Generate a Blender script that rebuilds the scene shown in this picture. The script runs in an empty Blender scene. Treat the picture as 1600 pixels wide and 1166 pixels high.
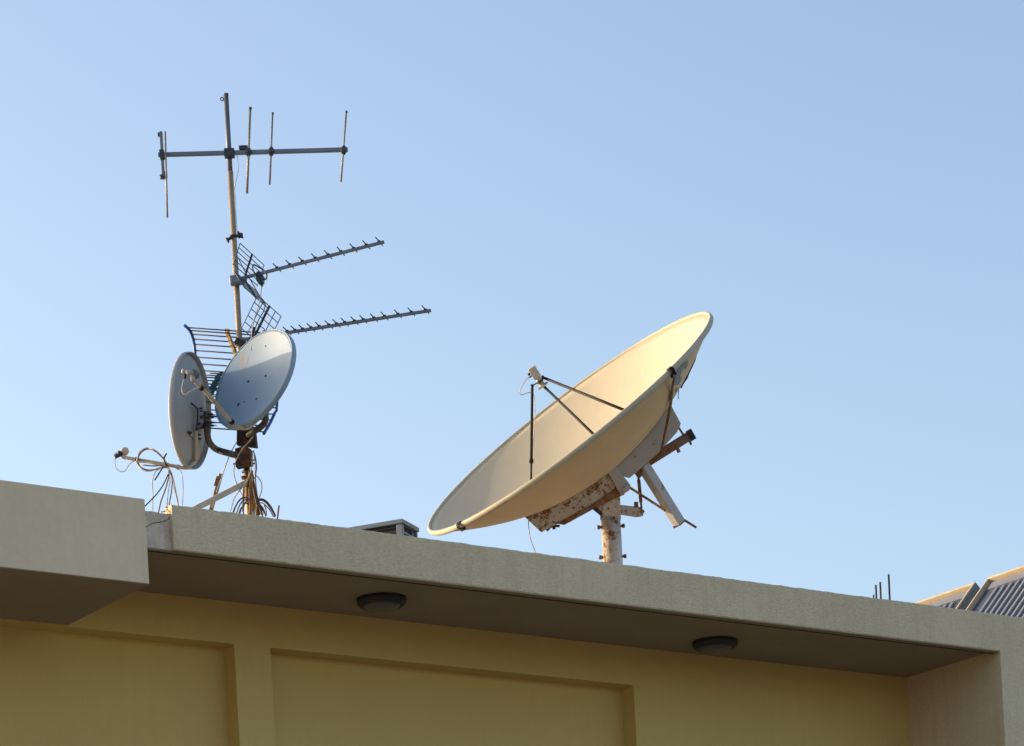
import bpy, math, random
from math import radians, sin, cos, pi, sqrt, atan
from mathutils import Vector as V, Matrix
from mathutils import noise as mnoise
rnd = random.Random(7)
C = bpy.context.scene
COL = C.collection

# ------------------------------------------------------------------ camera
FP, HOR, TH, EYE = 4600.0, 1540.0, atan(.055), 1.6     # focal length in photo pixels, eye-level row, roll, eye height
cd = bpy.data.cameras.new("camera"); cam = bpy.data.objects.new("camera", cd); COL.objects.link(cam)
cd.sensor_width = 36; cd.lens = FP / 1600 * 36
cd.shift_x = (800 - (800 + HOR * sin(TH))) / 1600
cd.shift_y = ((533 + HOR * cos(TH)) - 583) / 1600
cd.clip_end = 6000
cam.matrix_world = Matrix(((cos(TH), sin(TH), 0, 0), (0, 0, -1, 0), (-sin(TH), cos(TH), 0, EYE), (0, 0, 0, 1)))
C.camera = cam

# ------------------------------------------------------------------ sky and sun
SUN_EL, SUN_AZ = radians(8.0), radians(-75.0)          # azimuth clockwise from +y
w = bpy.data.worlds.new("World"); C.world = w; w.use_nodes = True
nt = w.node_tree; bg = nt.nodes["Background"]
sky = nt.nodes.new("ShaderNodeTexSky"); sky.sky_type = 'NISHITA'; sky.sun_disc = False
sky.sun_elevation = SUN_EL; sky.sun_rotation = SUN_AZ % (2 * pi)
sky.altitude = 0; sky.air_density = 0.85; sky.dust_density = 3.0; sky.ozone_density = 1.0
tint = nt.nodes.new("ShaderNodeMix"); tint.data_type = 'RGBA'; tint.blend_type = 'MULTIPLY'; tint.inputs[0].default_value = 1; tint.inputs[7].default_value = (1.015, 1.008, 1.06, 1)   # white balance
nt.links.new(sky.outputs[0], tint.inputs[6]); nt.links.new(tint.outputs[2], bg.inputs[0]); bg.inputs[1].default_value = 0.15
SD = V((sin(SUN_AZ) * cos(SUN_EL), cos(SUN_AZ) * cos(SUN_EL), sin(SUN_EL)))
ld = bpy.data.lights.new("sun", 'SUN'); ld.energy = 2.0; ld.angle = radians(.5); ld.color = (1, .79, .56)
lo = bpy.data.objects.new("sun", ld); COL.objects.link(lo)
lo.rotation_euler = SD.to_track_quat('Z', 'Y').to_euler(); lo.location = (-30, -5, 20)
C.view_settings.view_transform = 'Standard'; C.view_settings.look = 'None'
C.view_settings.exposure = 1.49; C.view_settings.gamma = 1

# ------------------------------------------------------------------ surveying: turns sight lines into points of the place
def ray(x, y):
    dx, dy = x - 800, y - 533
    return V(((dx * cos(TH) - dy * sin(TH)) / FP, 1, (HOR - (dy * cos(TH) + dx * sin(TH))) / FP))
EV = V((0, 0, EYE))
def at(x, y, Y): return EV + ray(x, y) * Y
S_ = V((6400, 4600, 0)).normalized(); D_ = V((-S_.y, S_.x, 0)); O_ = V((0, 20, 0))   # along the facade, into the building
def P(s, d, z): return V((O_.x + S_.x * s + D_.x * d, O_.y + S_.y * s + D_.y * d, z))
def sd(p): q = p - O_; return q.dot(S_), q.dot(D_), p.z
def onD(x, y, d): r = ray(x, y); return EV + r * ((d + O_.dot(D_)) / r.dot(D_))
def onZ(x, y, z): r = ray(x, y); return EV + r * ((z - EYE) / r.z)
def onplane(x, y, p0, n): r = ray(x, y); return EV + r * ((p0 - EV).dot(n) / r.dot(n))
UP = V((0, 0, 1))

# ------------------------------------------------------------------ mesh builder
def frame(t, up=UP):
    t = t.normalized()
    if abs(t.dot(up)) > .98: up = V((1, 0, 0)) if abs(t.x) < .9 else V((0, 1, 0))
    a = t.cross(up).normalized(); return a, a.cross(t).normalized()
def spline(pts, n=6, closed=False):
    out = []; m = len(pts)
    rng_ = range(m if closed else m - 1)
    for i in rng_:
        g = (lambda k: pts[k % m]) if closed else (lambda k: pts[min(max(k, 0), m - 1)])
        a, b, c, d = g(i - 1), g(i), g(i + 1), g(i + 2)
        for j in range(n):
            t = j / n
            out.append(.5 * ((2 * b) + (c - a) * t + (2 * a - 5 * b + 4 * c - d) * t * t + (3 * b - a - 3 * c + d) * t ** 3))
    if not closed: out.append(pts[-1].copy())
    return out
class MB:
    def __init__(s): s.v = []; s.f = []; s.sm = []
    def add(s, vs, fs, sm=False):
        k = len(s.v); s.v += [V(x) for x in vs]
        for f in fs: s.f.append(tuple(i + k for i in f)); s.sm.append(sm)
        return s
    def box(s, c, a, b, d):
        vs = [c + a * i + b * j + d * k for i in (-1, 1) for j in (-1, 1) for k in (-1, 1)]
        fs = [(0, 1, 3, 2), (4, 6, 7, 5), (0, 4, 5, 1), (2, 3, 7, 6), (0, 2, 6, 4), (1, 5, 7, 3)]
        if a.cross(b).dot(d) < 0: fs = [f[::-1] for f in fs]
        return s.add(vs, fs)
    def beam(s, p, q, w, h, up=UP):
        a, b = frame(q - p, up); return s.box((p + q) / 2, (q - p) / 2, a * w / 2, b * h / 2)
    def prism(s, poly, off):
        n = len(poly); nn = V((0, 0, 0))
        for i in range(n): nn += (poly[i] - poly[0]).cross(poly[(i + 1) % n] - poly[0])
        vs = [p - off for p in poly] + [p + off for p in poly]
        fs = [tuple(range(n))[::-1], tuple(range(n, 2 * n))] + [(i, (i + 1) % n, (i + 1) % n + n, i + n) for i in range(n)]
        if nn.dot(off) < 0: fs = [f[::-1] for f in fs]
        return s.add(vs, fs)
    def tube(s, pts, r, seg=10, closed=False, caps=True):
        n = len(pts); rs = r if isinstance(r, (list, tuple)) else [r] * n
        t0 = (pts[1] - pts[0]).normalized(); a, b = frame(t0); vs = []
        for i, p in enumerate(pts):
            if closed: t = pts[(i + 1) % n] - pts[i - 1]
            else: t = pts[min(i + 1, n - 1)] - pts[max(i - 1, 0)]
            t.normalize(); a = (a - t * a.dot(t)).normalized(); b = t.cross(a)
            for k in range(seg):
                th = 2 * pi * k / seg; vs.append(p + (a * cos(th) + b * sin(th)) * rs[i])
        fs = []
        for i in range(n if closed else n - 1):
            j = (i + 1) % n
            for k in range(seg):
                l = (k + 1) % seg; fs.append((i * seg + k, i * seg + l, j * seg + l, j * seg + k))
        s.add(vs, fs, True)
        if caps and not closed:
            k0 = len(s.v) - n * seg
            s.f.append(tuple(k0 + k for k in range(seg))[::-1]); s.sm.append(False)
            s.f.append(tuple(k0 + (n - 1) * seg + k for k in range(seg))); s.sm.append(False)
        return s
    def rod(s, p, q, r, seg=10): return s.tube([p, q], r, seg)
    def hex(s, p, q, r): return s.tube([p, q], r, 6)
    def lathe(s, prof, c, n, seg=64, closed=False, ell=1.0, e=None):
        n = n.normalized()
        if e is None: e, g = frame(n)
        else: g = n.cross(e).normalized()
        vs = []; fs = []
        for (r, h) in prof:
            for k in range(seg):
                th = 2 * pi * k / seg; vs.append(c + n * h + (e * cos(th) + g * sin(th) * ell) * r)
        m = len(prof)
        for i in range(m if closed else m - 1):
            j = (i + 1) % m
            for k in range(seg):
                l = (k + 1) % seg; fs.append((i * seg + k, i * seg + l, j * seg + l, j * seg + k))
        return s.add(vs, fs, True)
    def torus(s, c, n, R, r, seg=24, ts=8):
        a, b = frame(n); return s.tube([c + (a * cos(2 * pi * k / seg) + b * sin(2 * pi * k / seg)) * R for k in range(seg)], r, ts, closed=True)
    def mesh(s, name, org):
        me = bpy.data.meshes.new(name); me.from_pydata([tuple(x - org) for x in s.v], [], s.f)
        me.polygons.foreach_set("use_smooth", s.sm); me.update(); return me

def bevel(o, wd=.003, seg=2):
    m = o.modifiers.new("bevel", 'BEVEL'); m.width = wd; m.segments = seg; m.limit_method = 'ANGLE'; m.angle_limit = radians(40); return o
def root(name, loc, label=None, cat=None, group=None):
    o = bpy.data.objects.new(name, None); o.empty_display_size = .1; COL.objects.link(o); o.location = loc; o["org"] = tuple(loc)
    if label: o["label"] = label; o["category"] = cat
    if group: o["group"] = group
    return o
def part(name, mb, mat, parent, label=None, bev=0):
    org = V(parent["org"]); me = mb.mesh(name, org); o = bpy.data.objects.new(name, me); COL.objects.link(o)
    me.materials.append(mat); o.parent = parent; o["org"] = tuple(org)
    if label: o["label"] = label
    if bev: bevel(o, bev)
    return o
def single(name, mb, mat, label=None, cat=None, group=None, kind=None, bev=0, loc=None):
    if loc is None:
        lo_ = min(v.z for v in mb.v); loc = sum(mb.v, V((0, 0, 0))) / len(mb.v); loc.z = lo_
    me = mb.mesh(name, loc); o = bpy.data.objects.new(name, me); COL.objects.link(o); me.materials.append(mat)
    o.location = loc; o["org"] = tuple(loc)
    if label: o["label"] = label; o["category"] = cat
    if group: o["group"] = group
    if kind: o["kind"] = kind
    if bev: bevel(o, bev)
    return o

# ------------------------------------------------------------------ materials
def mat(name, col, rough=.6, metal=0, var=.12, vscale=3.0, bump=0, bscale=60, bdist=.004, rust=None, rscale=14, rcol=((.30, .125, .035), (.09, .04, .02)),
        streak=0, spec=.4, fine=0, dirt=None, extra=None, stretch=None):
    m = bpy.data.materials.new(name); m.use_nodes = True; N = m.node_tree.nodes; L = m.node_tree.links
    b = N["Principled BSDF"]; b.inputs["Roughness"].default_value = rough; b.inputs["Metallic"].default_value = metal
    b.inputs["Specular IOR Level"].default_value = spec
    tc = N.new("ShaderNodeTexCoord"); co = tc.outputs["Object"]
    def noise(sc, det=5, vec=co, rg=.55):
        n = N.new("ShaderNodeTexNoise"); n.inputs["Scale"].default_value = sc; n.inputs["Detail"].default_value = det
        n.inputs["Roughness"].default_value = rg; L.new(vec, n.inputs["Vector"]); return n.outputs[0]
    def ramp(f, a, bb):
        r = N.new("ShaderNodeMapRange"); r.inputs[1].default_value = a; r.inputs[2].default_value = bb; L.new(f, r.inputs[0]); return r.outputs[0]
    def mix(f, a, bb, mode='MIX'):
        x = N.new("ShaderNodeMix"); x.data_type = 'RGBA'; x.blend_type = mode
        for sck, val in ((x.inputs[0], f), (x.inputs[6], a), (x.inputs[7], bb)):
            if hasattr(val, "is_linked"): L.new(val, sck)
            elif isinstance(val, (int, float)): sck.default_value = val
            else: sck.default_value = (*val[:3], 1)
        return x.outputs[2]
    fv = co
    if stretch:
        mp0 = N.new("ShaderNodeMapping"); mp0.inputs["Rotation"].default_value = (0, 0, -stretch[1]); mp0.inputs["Scale"].default_value = stretch[0]; L.new(co, mp0.inputs[0])
        fv = mp0.outputs[0]
    c = mix(ramp(noise(vscale), .3, .7), tuple(k * (1 - var) for k in col), tuple(min(1, k * (1 + var)) for k in col))
    if fine:
        c = mix(fine, c, mix(ramp(noise(bscale * .9, 6, fv, .65), .3, .7), (0.0, 0.0, 0.0), (1, 1, 1)), 'SOFT_LIGHT')
    if streak:
        mp = N.new("ShaderNodeMapping"); mp.inputs["Scale"].default_value = (9, 9, .7); L.new(co, mp.inputs[0])
        c = mix(ramp(noise(1.3, 6, mp.outputs[0], .65), .48, .8), c, tuple(k * (1 - streak) for k in col))
    if dirt:
        c = mix(ramp(noise(dirt[1], 8, co, .7), dirt[2], dirt[2] + .14), c, dirt[0])
    if rust:
        amt = rust
        rc = mix(ramp(noise(rscale * 2.3, 4), .35, .65), rcol[0], rcol[1])
        ad = N.new("ShaderNodeMath"); ad.operation = 'MULTIPLY_ADD'; L.new(noise(rscale * .22, 4), ad.inputs[0]); ad.inputs[1].default_value = .55; ad.inputs[2].default_value = -.275
        a2 = N.new("ShaderNodeMath"); a2.operation = 'ADD'; L.new(noise(rscale, 9, co, .72), a2.inputs[0]); L.new(ad.outputs[0], a2.inputs[1])
        f = ramp(a2.outputs[0], 1 - amt - .04, 1 - amt + .05)
        c = mix(f, c, rc)
        r = N.new("ShaderNodeMapRange"); r.inputs[3].default_value = rough; r.inputs[4].default_value = .92; L.new(f, r.inputs[0]); L.new(r.outputs[0], b.inputs["Roughness"])
    if extra: c = extra(N, L, co, noise, ramp, mix, c)
    L.new(c, b.inputs["Base Color"])
    if bump:
        bn = N.new("ShaderNodeBump"); bn.inputs["Strength"].default_value = bump; bn.inputs["Distance"].default_value = bdist
        L.new(noise(bscale, 6, fv), bn.inputs["Height"]); L.new(bn.outputs[0], b.inputs["Normal"])
    return m
M = {}
M['stucco'] = mat('fascia_stucco', (.62, .50, .33), .9, var=.06, vscale=1.6, bump=1.0, bscale=75, bdist=.010, streak=.15, fine=.28, dirt=((.42, .33, .23), 5, .70), stretch=((.45, 1, 1), math.atan2(4600, 6400)))
M['canopy'] = mat('canopy_paint', (.66, .53, .36), .85, dirt=((.50, .40, .27), 3.5, .66), var=.06, vscale=1.2, bump=.35, bscale=25, bdist=.004, streak=.06, fine=.1)
M['concrete'] = mat('broken_concrete', (.58, .49, .39), .95, var=.2, vscale=9, bump=.9, bscale=30, bdist=.02, streak=.3, dirt=((.12, .11, .1), 12, .62))
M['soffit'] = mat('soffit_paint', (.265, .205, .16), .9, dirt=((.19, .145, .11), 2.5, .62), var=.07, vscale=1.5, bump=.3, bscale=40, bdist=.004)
M['wall'] = mat('ochre_render', (.545, .40, .135), .9, var=.05, vscale=.8, bump=.3, bscale=60, bdist=.003, streak=.03, fine=.07)
M['roof'] = mat('roof_screed', (.42, .36, .27), .95, var=.15, vscale=2, bump=.5, bscale=12, bdist=.02)
M['cream'] = mat('cream_dish_paint', (.465, .41, .295), .5, var=.035, vscale=2.5, streak=.05, dirt=((.36, .30, .21), 5, .72), spec=.3)
M['creamback'] = mat('tan_dish_back', (.58, .42, .225), .55, var=.05, vscale=3, streak=.06, spec=.3)  # browner base colour than the inside of the bowl
M['creamrim'] = mat('cream_rim_paint', (.42, .38, .28), .55, var=.08, vscale=7, rust=.27, rscale=6, spec=.3)
M['rustwhite'] = mat('rusted_white_paint', (.48, .43, .38), .6, var=.08, vscale=5, rust=.458, rscale=38, bump=.3, bscale=50, bdist=.003)
M['rustlight'] = mat('lightly_rusted_white_paint', (.40, .39, .385), .55, var=.07, vscale=4, rust=.35, rscale=11, bump=.15, bscale=50, bdist=.003)
M['postpaint'] = mat('post_paint', (.48, .44, .39), .5, var=.07, vscale=5, rust=.455, rscale=14, bump=.2, bscale=50, bdist=.003)
M['rustheavy'] = mat('heavy_rust', (.20, .15, .12), .9, var=.3, vscale=14, rust=.53, rscale=20, bump=.6, bscale=60, bdist=.004)
M['ironmix'] = mat('half_rusted_iron', (.05, .042, .04), .8, var=.3, vscale=20, rust=.49, rscale=18, rcol=((.26, .11, .035), (.09, .04, .02)), bump=.5, bscale=70)
M['rustorange'] = mat('orange_rust', (.50, .30, .10), .85, var=.2, vscale=20, rust=.50, rscale=30, rcol=((.30, .12, .03), (.12, .05, .02)), bump=.4, bscale=80)
M['rustdark'] = mat('dark_rusty_iron', (.035, .034, .038), .8, var=.3, vscale=20, rust=.37, rscale=25, rcol=((.20, .08, .03), (.05, .025, .02)), bump=.5, bscale=70)
M['black'] = mat('black_rod', (.003, .0025, .002), .75, var=.2, vscale=20)
M['darkpl'] = mat('dark_plastic', (.035, .045, .06), .45, var=.2, vscale=20)
M['mastup'] = mat('blue_grey_pipe', (.12, .13, .14), .5, metal=.2, var=.2, vscale=8, rust=.33, rscale=9, rcol=((.22, .15, .09), (.14, .10, .07)))
M['mast'] = mat('weathered_galvanised_pipe', (.30, .24, .17), .6, metal=0, var=.2, vscale=8, rust=.33, rscale=14, rcol=((.24, .15, .08), (.14, .09, .06)), streak=.2)
M['mastyellow'] = mat('yellowed_rusty_pipe', (.52, .36, .14), .7, var=.2, vscale=9, rust=.52, rscale=16, rcol=((.26, .13, .05), (.16, .10, .06)), bump=.3)
M['alu'] = mat('dull_aluminium', (.17, .19, .22), .45, metal=.5, var=.15, vscale=6)
M['alurod'] = mat('oxidised_rod', (.30, .25, .21), .55, metal=.3, var=.25, vscale=9)
M['pipe'] = mat('dark_grey_pipe', (.085, .08, .08), .5, metal=.3, var=.25, vscale=9, rust=.38, rscale=13)
M['dishgrey'] = mat('grey_dish_back', (.34, .35, .36), .6, var=.06, vscale=5, streak=.12, dirt=((.25, .2, .15), 11, .66))
M['blue'] = mat('blue_plastic_bar', (.012, .07, .27), .45, var=.12, vscale=10)
M['gridblue'] = mat('blue_grey_wire', (.07, .11, .18), .5, metal=.2, var=.15, vscale=10)
M['wire'] = mat('dark_grid_rod', (.07, .065, .075), .5, metal=.3, var=.2, vscale=10)
M['teal'] = mat('teal_plastic', (.012, .065, .085), .45, var=.2, vscale=20)
M['cable'] = mat('pale_coax_cable', (.48, .42, .35), .6, var=.2, vscale=12)
M['cablebrown'] = mat('brown_coax_cable', (.17, .10, .06), .7, var=.3, vscale=15)
M['cableblack'] = mat('black_coax_cable', (.03, .026, .026), .6, var=.3, vscale=15)
M['lnb'] = mat('lnb_plastic', (.36, .345, .32), .5, var=.1, vscale=25)
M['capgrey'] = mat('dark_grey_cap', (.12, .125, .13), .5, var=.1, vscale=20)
M['lnbhorn'] = mat('feed_housing', (.40, .37, .28), .55, var=.2, vscale=18, dirt=((.10, .09, .07), 30, .55))
M['armgrey'] = mat('grey_feed_arm', (.44, .36, .27), .55, metal=.1, var=.15, vscale=14)
M['panelframe'] = mat('collector_frame', (.48, .41, .30), .5, metal=.15, var=.06, vscale=4)
M['acpaint'] = mat('air_conditioner_paint', (.15, .19, .24), .5, var=.08, vscale=5)
M['acdark'] = mat('condenser_fins', (.018, .017, .02), .7, var=.2, vscale=12)
M['lamp'] = mat('grey_lamp_housing', (.022, .022, .026), .6, var=.1, vscale=10)
M['lampglass'] = mat('frosted_lamp_glass', (.095, .095, .11), .35, var=.04, vscale=10)
M['logo'] = mat('faded_blue_sign_paint', (.17, .21, .27), .6, var=.25, vscale=14)
M['ground'] = mat('dusty_ground', (.30, .235, .16), .95, var=.2, vscale=.2)
def stripes(N, L, co, noise, ramp, mix, c): return c
M['collector'] = mat('collector_absorber', (.15, .165, .20), .35, var=.08, vscale=3, spec=.5)
M['collectordark'] = mat('collector_fin_gap', (.045, .055, .085), .4, var=.08, vscale=3, spec=.5)

# ------------------------------------------------------------------ ground
g = MB(); n = 48
g.add([V((0, 0, 0))] + [V((4000 * cos(2 * pi * k / n), 4000 * sin(2 * pi * k / n), 0)) for k in range(n)], [(0, k + 1, (k + 1) % n + 1) for k in range(n)])
single('ground', g, M['ground'], kind='structure', loc=V((0, 0, 0)))

# ------------------------------------------------------------------ building
ZT = EYE + 5.267; ZB = EYE + 4.983; ZS = EYE + 5.0; ZR = ZT - .10; DW = 1.06
bld = root('building', P(0, 0, 0), 'flat roofed ochre building with pale concrete roof edge and recessed wall panels, seen from below', 'building')
def nz(x, k=1.0, seed=0.0): return mnoise.noise(V((x * k, seed, seed * 1.7)))
# fascia strip
def edge_strip(s0, s1, zt, zb, d0, jt=.004, jb=.003, seed=1.0, step=.02, lip=.09, cap=.3, zr=ZR):
    n = int((s1 - s0) / step) + 1; vs = []; fs = []
    for i in range(n + 1):
        s = s0 + (s1 - s0) * i / n
        a = jt * (nz(s, 9, seed) + .8 * nz(s, 33, seed)); b = jb * (nz(s, 7, seed + 3) + 1.0 * nz(s, 28, seed + 5))
        chip = max(0, nz(s, 5, seed + 9) - .25) * .02 if s > 1.5 else 0
        vs += [P(s, d0 + lip, zb), P(s, d0 + .006, zb + b * .5), P(s, d0, zb + .006 + b + chip), P(s, d0, zt - .008 + a), P(s, d0 + .008, zt + a), P(s, d0 + cap, zt), P(s, d0 + cap, zr - .05), P(s, d0 + lip, zr - .05)]
    m = 8
    for i in range(n):
        for k in range(m):
            l = (k + 1) % m; fs.append((i * m + k, i * m + l, (i + 1) * m + l, (i + 1) * m + k))
    fs.append(tuple(range(m))); fs.append(tuple(n * m + k for k in range(m))[::-1])
    return MB().add(vs, fs)
sA = sd(onD(268, 788, 0))[0]; sC = sd(onD(228, 800, 0))[0]
sP = sd(onD(1562.5, 1014.5, 0))[0]
fa = edge_strip(sA, sP, ZT, ZB, 0, cap=.1); f2 = edge_strip(sP, 7.2, ZT, 0, 0, lip=1.2); fa.add(f2.v, f2.f); part('fascia', fa, M['stucco'], bld)
zpt = sd(onD(245, 800, .035))[2]
pt = MB(); n = 26; vs = []; fs = []
for i in range(n + 1):
    s = sC - .3 + (sA - .001 - sC + .3) * i / n
    t = zpt + .012 * nz(s, 14, 4.) + .006 * nz(s, 50, 7.)
    vs += [P(s, .035, ZB + .004), P(s, .035, t), P(s, .33, t + .01), P(s, .33, ZB + .004)]
for i in range(n):
    for k in range(4): l = (k + 1) % 4; fs.append((i * 4 + k, i * 4 + l, i * 4 + 4 + l, i * 4 + 4 + k))
fs.append((0, 1, 2, 3)); fs.append(tuple(n * 4 + k for k in (3, 2, 1, 0)))
pt.add(vs, fs); part('slab_edge', pt, M['concrete'], bld, 'bare grey broken concrete slab edge')
ck = MB(); ck.tube(spline([onD(228, 824, .034), onD(238, 818, .034), (onD(250, 816, .034)), onD(262, 812, .034), onD(266, 806, .034), onD(267, 799, .034)], 4), .0022, 5)
part('crack', ck, M['acdark'], bld)
# rubble lump and mortar at the broken end
rb = MB()
for (x, y, r) in ((262, 797, .022), (257, 799, .016), (266, 792, .014), (260, 793, .012), (253, 800, .012)):
    c = onD(x, y, .06); vs = []; fs = []
    for i in range(5):
        for k in range(7):
            a = pi * (i + .5) / 5; bb = 2 * pi * k / 7; rr = .55 * r * (.8 + .4 * rnd.random())
            vs.append(c + V((sin(a) * cos(bb), sin(a) * sin(bb), cos(a) * .8)) * rr)
    for i in range(4):
        for k in range(7): l = (k + 1) % 7; fs.append((i * 7 + k, i * 7 + 7 + k, i * 7 + 7 + l, i * 7 + l))
    fs.append(tuple(range(7))); fs.append(tuple(28 + k for k in range(7))[::-1]); rb.add(vs, fs)
single('mortar_lump', rb, mat('crumbled_mortar', (.36, .31, .28), .95, var=.3, vscale=30, bump=.6), 'small lump of crumbled pink mortar on the broken slab corner', 'debris')
# roof deck
part('roof_slab', MB().box(P(0, 4.8, (ZR + ZS + .03) / 2), S_ * 7.2, D_ * 4.45, UP * ((ZR - ZS - .03) / 2)), M['roof'], bld)
# soffit sheet
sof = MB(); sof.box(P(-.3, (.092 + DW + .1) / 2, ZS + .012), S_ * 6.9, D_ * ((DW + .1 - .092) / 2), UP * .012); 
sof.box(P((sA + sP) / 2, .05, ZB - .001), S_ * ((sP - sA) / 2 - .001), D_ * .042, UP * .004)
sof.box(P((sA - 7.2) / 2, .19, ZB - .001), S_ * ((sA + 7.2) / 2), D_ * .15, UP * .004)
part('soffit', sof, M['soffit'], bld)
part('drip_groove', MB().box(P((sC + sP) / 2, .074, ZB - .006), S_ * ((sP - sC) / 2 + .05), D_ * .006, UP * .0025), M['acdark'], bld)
# wall with recessed panels
QL = onD(97.7, 975, DW); QR = onD(366, 1007.3, DW); Q2 = onD(422.5, 1014, DW)
zp = (QR.z + Q2.z + QL.z) / 3; sR = sd(QR)[0]; s2 = sd(Q2)[0]; RD = .15
s4 = 4.5
def wall(sb, zb_, recess, d, rd):
    m = MB()
    for i in range(len(sb) - 1):
        for j in range(len(zb_) - 1):
            dd = d + rd if recess(i, j) else d
            m.add([P(sb[i], dd, zb_[j]), P(sb[i + 1], dd, zb_[j]), P(sb[i + 1], dd, zb_[j + 1]), P(sb[i], dd, zb_[j + 1])], [(0, 1, 2, 3)])
            if recess(i, j):
                for (a, b, e, f, ok) in ((sb[i], zb_[j], sb[i], zb_[j + 1], not recess(i - 1, j)), (sb[i + 1], zb_[j], sb[i + 1], zb_[j + 1], not recess(i + 1, j)),
                                         (sb[i], zb_[j], sb[i + 1], zb_[j], not recess(i, j - 1)), (sb[i], zb_[j + 1], sb[i + 1], zb_[j + 1], not recess(i, j + 1))):
                    if ok: m.add([P(a, d, b), P(e, d, f), P(e, d + rd, f), P(a, d + rd, b)], [(0, 1, 2, 3)])
    return m
sbs = [-7.2, -5.6, sR, s2, s2 + 3.1, s4]
part('wall', wall(sbs, [0, 2.6, zp, ZS + .001], lambda i, j: j == 1 and i in (1, 3), DW, RD), M['wall'], bld)
bk = MB(); bk.box(P(0, 9.0, ZS / 2), S_ * 7.2, D_ * .1, UP * (ZS / 2)); bk.box(P(-7.1, 5, ZS / 2), S_ * .1, D_ * 3.85, UP * (ZS / 2)); bk.box(P(7.1, 5, ZS / 2), S_ * .1, D_ * 3.85, UP * (ZS / 2))
bk.box(P(6, DW + .1, ZS / 2), S_ * 1.0, D_ * .04, UP * (ZS / 2))
part('outer_wall', bk, M['wall'], bld)
# canopy block on the left
E1 = onZ(233.3, 912, QL.z); sE, dE, zE = sd(E1)
zC = onD(226.6, 780, dE).z
part('canopy', MB().box(P((sE - 7.4) / 2, (dE + DW - .002) / 2, (zE + zC) / 2), S_ * ((sE + 7.4) / 2), D_ * ((DW - .002 - dE) / 2), UP * ((zC - zE) / 2)), M['canopy'], bld, bev=.002)
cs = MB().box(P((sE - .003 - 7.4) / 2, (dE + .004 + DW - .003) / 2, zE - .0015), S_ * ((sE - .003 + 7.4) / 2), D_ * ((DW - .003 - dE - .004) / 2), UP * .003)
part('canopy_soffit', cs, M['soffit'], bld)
print('canopy', sE, dE, zE, zC, 'sQL', sd(QL), 'zp', QL.z, QR.z, Q2.z)

# ceiling lights
for k, (x, y, lab) in enumerate(((596, 935.5, 'round dark grey ceiling lamp with frosted glass, nearer the canopy block on the left'), (1117, 1002.5, 'round dark grey ceiling lamp with frosted glass, nearer the pier at the right'))):
    c = onZ(x, y, ZS - .001); r = root('ceiling_light', c, lab, 'ceiling lamp', 'round lamps under the roof overhang')
    part('housing', MB().lathe([(.0, 0), (.168, 0), (.168, -.026), (.160, -.042), (.142, -.054), (.128, -.054), (.122, -.045), (0, -.045)], c, UP, 56), M['lamp'], r)
    part('diffuser', MB().lathe([(.1265, -.048), (.122, -.058), (.105, -.073), (.08, -.082), (.04, -.088), (.001, -.089)], c, UP, 48), M['lampglass'], r)

# ------------------------------------------------------------------ rebar stubs
for (x, y0, y1, r, tilt) in ((1365, 933, 929.5, .006, 0), (1369.3, 934, 914.3, .0075, 0), (1376.3, 935, 909.8, .0075, 0), (1390.2, 937, 897.8, .008, 0)):
    a = onD(x, y0, .42); b = at(x - (0 if y0 - y1 < 5 else .045 * (y0 - y1)) , y1, a.y); a2 = a + (a - b).normalized() * .25
    m = MB(); m.tube([a2, a, b], r, 8)
    lab = {929.5: 'shortest stub of dark rebar, barely above the roof edge', 914.3: 'dark rebar stub between the tiny stub and the middle rod', 909.8: 'middle dark rebar rod sticking up from the roof edge', 897.8: 'tallest dark rebar rod above the roof edge, nearest the solar collectors'}[y1]
    single('rebar', m, M['rustdark'], lab, 'rebar', 'rebar rods at the roof edge')

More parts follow.
